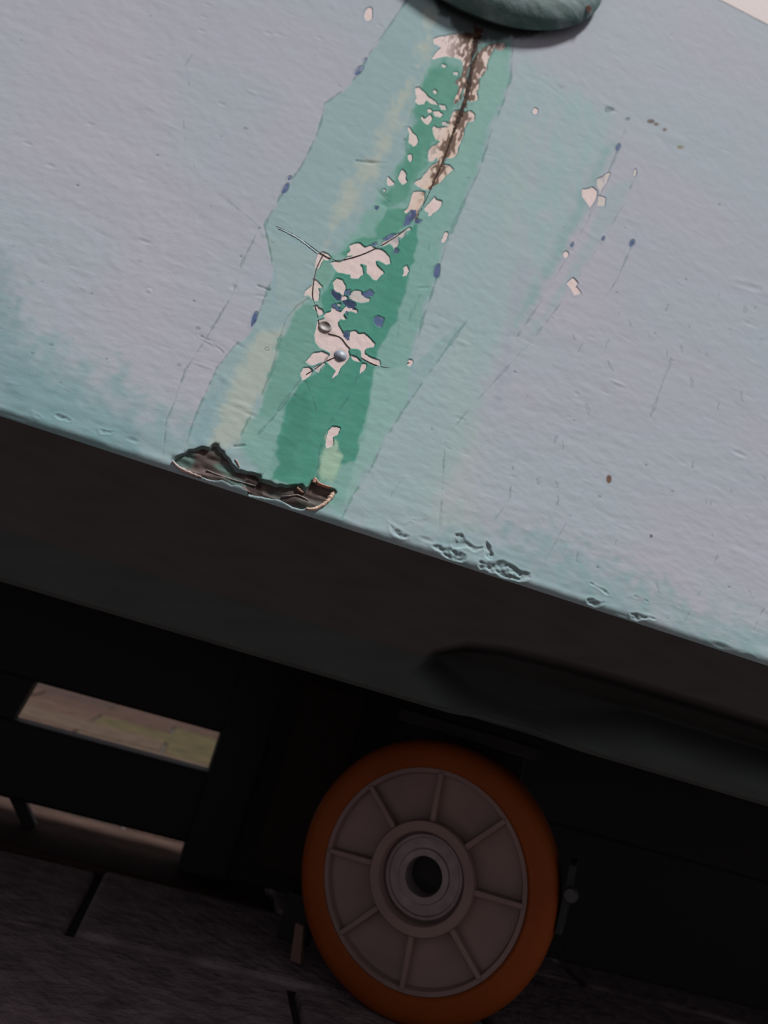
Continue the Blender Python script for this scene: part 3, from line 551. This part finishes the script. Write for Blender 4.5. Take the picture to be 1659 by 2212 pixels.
# ---- the round boss ----------------------------------------------------------------------
bq = px_uv([(938, 0), (965, 28), (1005, 56), (1060, 74), (1130, 82), (1190, 77), (1245, 58), (1285, 30), (1312, 0)])
sol = np.linalg.lstsq(np.c_[2*bq, np.ones(len(bq))], (bq**2).sum(1), rcond=None)[0]
bcen = sol[:2]; BR = float(np.sqrt(sol[2]+bcen@bcen)); print('boss', bcen, BR)
prof = [(0, -.0135), (BR*.3, -.0134), (BR*.55, -.0128), (BR*.72, -.0116), (BR*.84, -.0100), (BR*.92, -.0080), (BR*.97, -.0058), (BR*.985, -.0042), (BR*.97, -.0030), (BR*.92, -.0024), (BR*.90, .002)]
boss = lathe('boss', prof, M['boss'], cart, 96, True, False)
on_panel(boss, bcen); boss['label'] = 'round dark green domed boss'
pc = lathe('paint_chip', [(0, -.0009), (.0009, -.0008), (.0017, -.0003), (.0018, .0004)], material('pink_chip', tuple(alb(176, 140, 132)), .7, .2), boss, 12, True, False)
pq = px_uv([(1256, 48)])[0]-bcen; pq = pq*min(1, .955*BR/np.linalg.norm(pq))
pc.matrix_basis = Matrix.Translation((float(pq[0]), -.0072, float(pq[1]))) @ Matrix.Rotation(radians(50), 4, 'X')

# ---- cream board above the panel --------------------------------------------------------------
ca, cb = px_uv([(1553, 0), (1659, 55)]); dirc = (cb-ca)/np.linalg.norm(cb-ca)
pA = ca-dirc*.30; pB = ca+dirc*.45; nrm2 = np.array([-dirc[1], dirc[0]])
cv = []
for off in (.0002, -.012):
    for q in (pA, pB, pB+nrm2*.12, pA+nrm2*.12): cv.append(P0+U*q[0]+V*q[1]+Nn*off)
cb_o = adopt(mesh_py('cream_board', cv, BOXF, M['cream'], cart, False, .0006)); cb_o['label'] = 'cream painted board above the blue panel'

# ---- skirt under the lip, with its ledge -----------------------------------------------------------
LEDGE = at_depth(830, 1492, .2705); lrel = LEDGE-P0; L_END = Bk*(lrel@Bk)+Zv*(lrel@Zv)
SKN = np.cross(U, SK); SKN = SKN if SKN@(-Zv) > 0 else -SKN
def profile_pts():
    s0 = LT; out = []
    for s in np.linspace(s0, SK_LEN, 110): out.append(SK*s)
    e = SK*SK_LEN
    for f in np.linspace(0, 1, 31)[1:]: out.append(e*(1-f)+(L_END)*f)
    end = out[-1]
    for a_ in (20, 50, 80, 110): out.append(end + Bk*(.002*sin(radians(a_))) - Zv*(.002*(1-cos(radians(a_)))*.4))
    out.append(out[-1]+Bk*.03+Zv*.001); out.append(out[-1]+Bk*.05+Zv*.001)
    return np.array(out)
PF = profile_pts(); us = np.concatenate([np.linspace(-.85, -.25, 20)[:-1], np.linspace(-.25, .3, 420), np.linspace(.3, .85, 20)[1:]])
SV = P0 + PF[:, None, :] + us[None, :, None]*U
SHADOW_HOL = [(890, 1445), (935, 1408), (1010, 1391), (1100, 1401), (1250, 1438), (1400, 1481), (1659, 1560), (1760, 1592), (1760, 1715), (1659, 1688), (1400, 1608), (1330, 1600), (1150, 1588), (1010, 1540), (935, 1490)]
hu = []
for (x, y) in SHADOW_HOL:                               # made-up hollow in the skirt, standing in for a soft shadow
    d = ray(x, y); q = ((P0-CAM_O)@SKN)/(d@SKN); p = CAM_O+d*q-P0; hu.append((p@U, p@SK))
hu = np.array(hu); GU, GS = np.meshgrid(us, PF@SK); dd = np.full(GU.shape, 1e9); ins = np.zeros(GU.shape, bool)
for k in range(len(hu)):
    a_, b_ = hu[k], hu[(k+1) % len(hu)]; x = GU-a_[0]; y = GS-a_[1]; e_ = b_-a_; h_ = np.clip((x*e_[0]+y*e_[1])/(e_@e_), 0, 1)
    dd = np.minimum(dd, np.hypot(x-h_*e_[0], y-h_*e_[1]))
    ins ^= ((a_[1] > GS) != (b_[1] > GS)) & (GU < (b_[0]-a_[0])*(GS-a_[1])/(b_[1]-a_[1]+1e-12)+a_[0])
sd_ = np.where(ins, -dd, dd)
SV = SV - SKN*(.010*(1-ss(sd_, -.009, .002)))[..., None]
shade_mk = (1-ss(sd_, -.007, .0015))[..., None]
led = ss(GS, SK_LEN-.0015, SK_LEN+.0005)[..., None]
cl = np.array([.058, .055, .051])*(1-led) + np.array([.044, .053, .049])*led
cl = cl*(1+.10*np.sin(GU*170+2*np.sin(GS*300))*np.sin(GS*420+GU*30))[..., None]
cl = cl*(1-shade_mk) + np.array([.012, .014, .013])*shade_mk  # shadow blob painted near-black into the skirt and ledge colour
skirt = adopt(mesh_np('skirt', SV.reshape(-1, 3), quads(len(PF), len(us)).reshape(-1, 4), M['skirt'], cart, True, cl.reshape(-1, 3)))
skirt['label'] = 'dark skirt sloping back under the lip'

# ---- body shell, closing the volume ---------------------------------------------------------------------
def prism(name, prof2, a, b, mat, parent=cart):              # prof2: (back, up) from P0
    v = []; n = len(prof2)
    for u_ in (a, b):
        for (bk, z) in prof2: v.append(P0+U*u_+Bk*bk+Zv*z)
    f = [tuple(range(n)), tuple(range(2*n-1, n-1, -1))] + [(k, (k+1) % n, (k+1) % n+n, k+n) for k in range(n)]
    return adopt(mesh_py(name, v, f, mat, parent))
lo_z = float(L_END@Zv); bk_e = float(L_END@Bk)
DEPTH_B = .262
shell = prism('body_shell', [(.03, .004), (bk_e+.04, lo_z+.010), (DEPTH_B, lo_z+.010), (DEPTH_B, .03), (.17, .45), (.45*tan(LEAN)+.012, .45), (.022+.03*tan(LEAN), .03)], -.85, .85, M['black'])
shell['label'] = 'black underside and back of the cart body'

# ------------------------------------------------------------------ rear frame under the cart
RY = .275                                       # behind the lip, metres
frame = empty('chassis_frame', tuple(P0*np.array([1, 1, 0])+Bk*RY), YAW)
tag(frame, 'black steel frame of rails, post and board under the back of the cart', 'frame')
def at_depth_plane(x, y, back=RY):              # point on the vertical plane behind the lip
    d = ray(x, y); s = ((P0+Bk*back-CAM_O)@Bk)/(d@Bk); p = CAM_O+d*s
    q = p-(P0*np.array([1, 1, 0])+Bk*RY); return float(q@U), float(p[2])
xl, z1a = at_depth_plane(95, 1470); xr, z1b = at_depth_plane(480, 1585); _, z2a = at_depth_plane(40, 1555); xr2, z2b = at_depth_plane(445, 1660); x3, z3a = at_depth_plane(0, 1712); x4, z3b = at_depth_plane(380, 1808)
print('GND', [(round(float(q@Bk),3)) for q in (at_height(*p,0)-P0*np.array([1,1,0]) for p in ((0,1760),(375,1845),(0,1712),(380,1808),(1150,2070),(1659,2190)))]); print('frame', xl, z1a, xr, z1b, z2a, z2b, xr2, z3a, z3b, x4)
zt = (z1a+z1b)/2; zm1 = (z2a+z2b)/2; zm0 = (z3a+z3b)/2
top_z = float(P0[2]+lo_z+.010)
box('top_rail', (-.8, -.012, zt), (.8, .012, top_z), M['black'], frame, .002)
box('lower_rail', (-.8, -.010, zm0), (xr2+.01, .010, zm1), M['black'], frame, .002)
xp = (xr+xr2)/2
box('post', (xp, -.014, 0.0), (xp+.03, .014, top_z), M['black'], frame, .002)
box('kick_board', (xp+.028, -.006, .001), (.75, .006, top_z), M['black'], frame, .001)
# slanted brace closing the left of the upper gap
bx, bz = at_depth_plane(95, 1470); cx, cz = at_depth_plane(40, 1555)
bar('brace', (bx-.017, .0, zt+.01), (cx-.019, .0, zm1-.01), .03, .014, M['black'], frame, .001, up=(0, 1, 0))
# thin strut in the lower gap
sx, sz = at_depth_plane(12, 1712); ex, ez = at_depth_plane(52, 1785)
bar('strut', (sx-.006, .004, zm0+.012), (ex+.004, .004, 0.0), .007, .007, M['black'], frame, .001, up=(0, 1, 0))

# ------------------------------------------------------------------ caster wheel
WR = .0605; HW = .0135
PSI = radians(21)
wc = at_height(925, 1888, WR)
wheel = empty('caster_wheel', (float(wc[0]), float(wc[1]), 0), -PSI)
tag(wheel, 'orange tyred caster wheel with ribbed off-white hub under the cart', 'wheel')
zc = (0, 0, WR)
ri = WR*.788
lathe('tyre', [(WR-.006, -HW), (WR-.0025, -HW+.0012), (WR-.0006, -HW+.0035), (WR, -HW+.0065), (WR, HW-.0045), (WR-.0015, HW-.0012), (WR-.004, HW), (ri, HW), (ri, -HW+.001), (ri+.001, -HW)], M['tyre'], wheel, 128, True, True, zc)['label'] = 'orange polyurethane tread ring'
hub = lathe('hub', [(ri-.0002, -HW+.0015), (ri-.0022, -HW+.0015), (ri-.0030, -HW+.0055), (.0245, -HW+.0065), (.0230, -HW+.0065), (.0230, HW-.004), (ri-.0002, HW-.003)], M['core'], wheel, 128, True, True, zc)
hub['label'] = 'off-white nylon hub disc'
lathe('hub_ring', [(.0247, -HW+.0065), (.0245, -HW-.0005), (.0240, -HW-.0012), (.0200, -HW-.0012), (.0195, -HW-.0005), (.0195, HW-.004), (.0247, HW-.004)], M['core'], hub, 96, True, True)
for k in range(8):
    a = radians(45*k+4)
    r0, r1 = .0240, ri-.0015
    v = []
    for (r_, w) in ((r0, .0018), (r1, .0016)):
        for (s, y) in ((-1, -HW+.007), (1, -HW+.007), (.7, -HW+.0006), (-.7, -HW+.0006)):
            v.append((r_*cos(a)-s*w*sin(a), y, r_*sin(a)+s*w*cos(a)))
    mesh_py('rib', v, BOXF, M['core'], hub, False, .0004)
bear = lathe('bearing', [(.0196, -HW+.006), (.0180, -HW+.0045), (.0168, -HW+.0045), (.0164, -HW+.0058), (.0120, -HW+.0058), (.0116, -HW+.0046), (.0088, -HW+.0046), (.0084, -HW+.006), (.0084, HW-.004), (.0196, HW-.004)], M['bearing'], wheel, 72, True, True, zc)
bear['label'] = 'dull steel bearing with an open dark bore'
lathe('axle_sleeve', [(0, -HW+.016), (.0083, -HW+.016), (.0083, HW-.003), (0, HW-.003)], M['black'], wheel, 40, True, False, zc)
# fork: cheek behind the wheel, yoke over it, side flange with bolt
fork = box('fork', (-.030, HW+.003, WR-.018), (.030, HW+.007, WR*2+.009), M['black'], wheel, .001)
fork['label'] = 'black fork cheek behind the wheel'
box('yoke', (-.034, -HW*.2, WR*2+.0025), (.036, HW+.02, WR*2+.0095), M['black'], fork, .0012)
fl = box('flange', (WR+.0004, -HW+.004, WR-.003), (WR+.0034, HW+.004, WR+.026), material('grey_green_steel', (.018, .024, .022), .6, .2), fork, .0006)
lathe('bolt_head', [(0, -.0022), (.0026, -.0018), (.0034, 0), (.0034, .002)], material('dull_bolt', (.05, .05, .05), .5, .3), fork, 16, True, False, (WR+.0036, -HW+.003, WR+.014))
tb = mesh_py('brake_tab', [(-.053, -.004, .004), (-.0475, -.004, .004), (-.0475, .0, .004), (-.053, .0, .004), (-.0555, -.004, .020), (-.051, -.004, .020), (-.051, 0, .020), (-.0555, 0, .020)], BOXF, M['tab'], wheel, False, .0005)
tb['label'] = 'small brown tab beside the tread'
bk = box('brake_arm', (-.066, .004, .008), (-.050, .012, .030), M['black'], wheel, .001)
chk = box('rear_cheek', (-.098, HW+.010, .030), (-.060, HW+.016, WR*2+.0095), M['rustbrown'], wheel, .002)
chk['label'] = 'dark brown steel cheek left of the wheel'
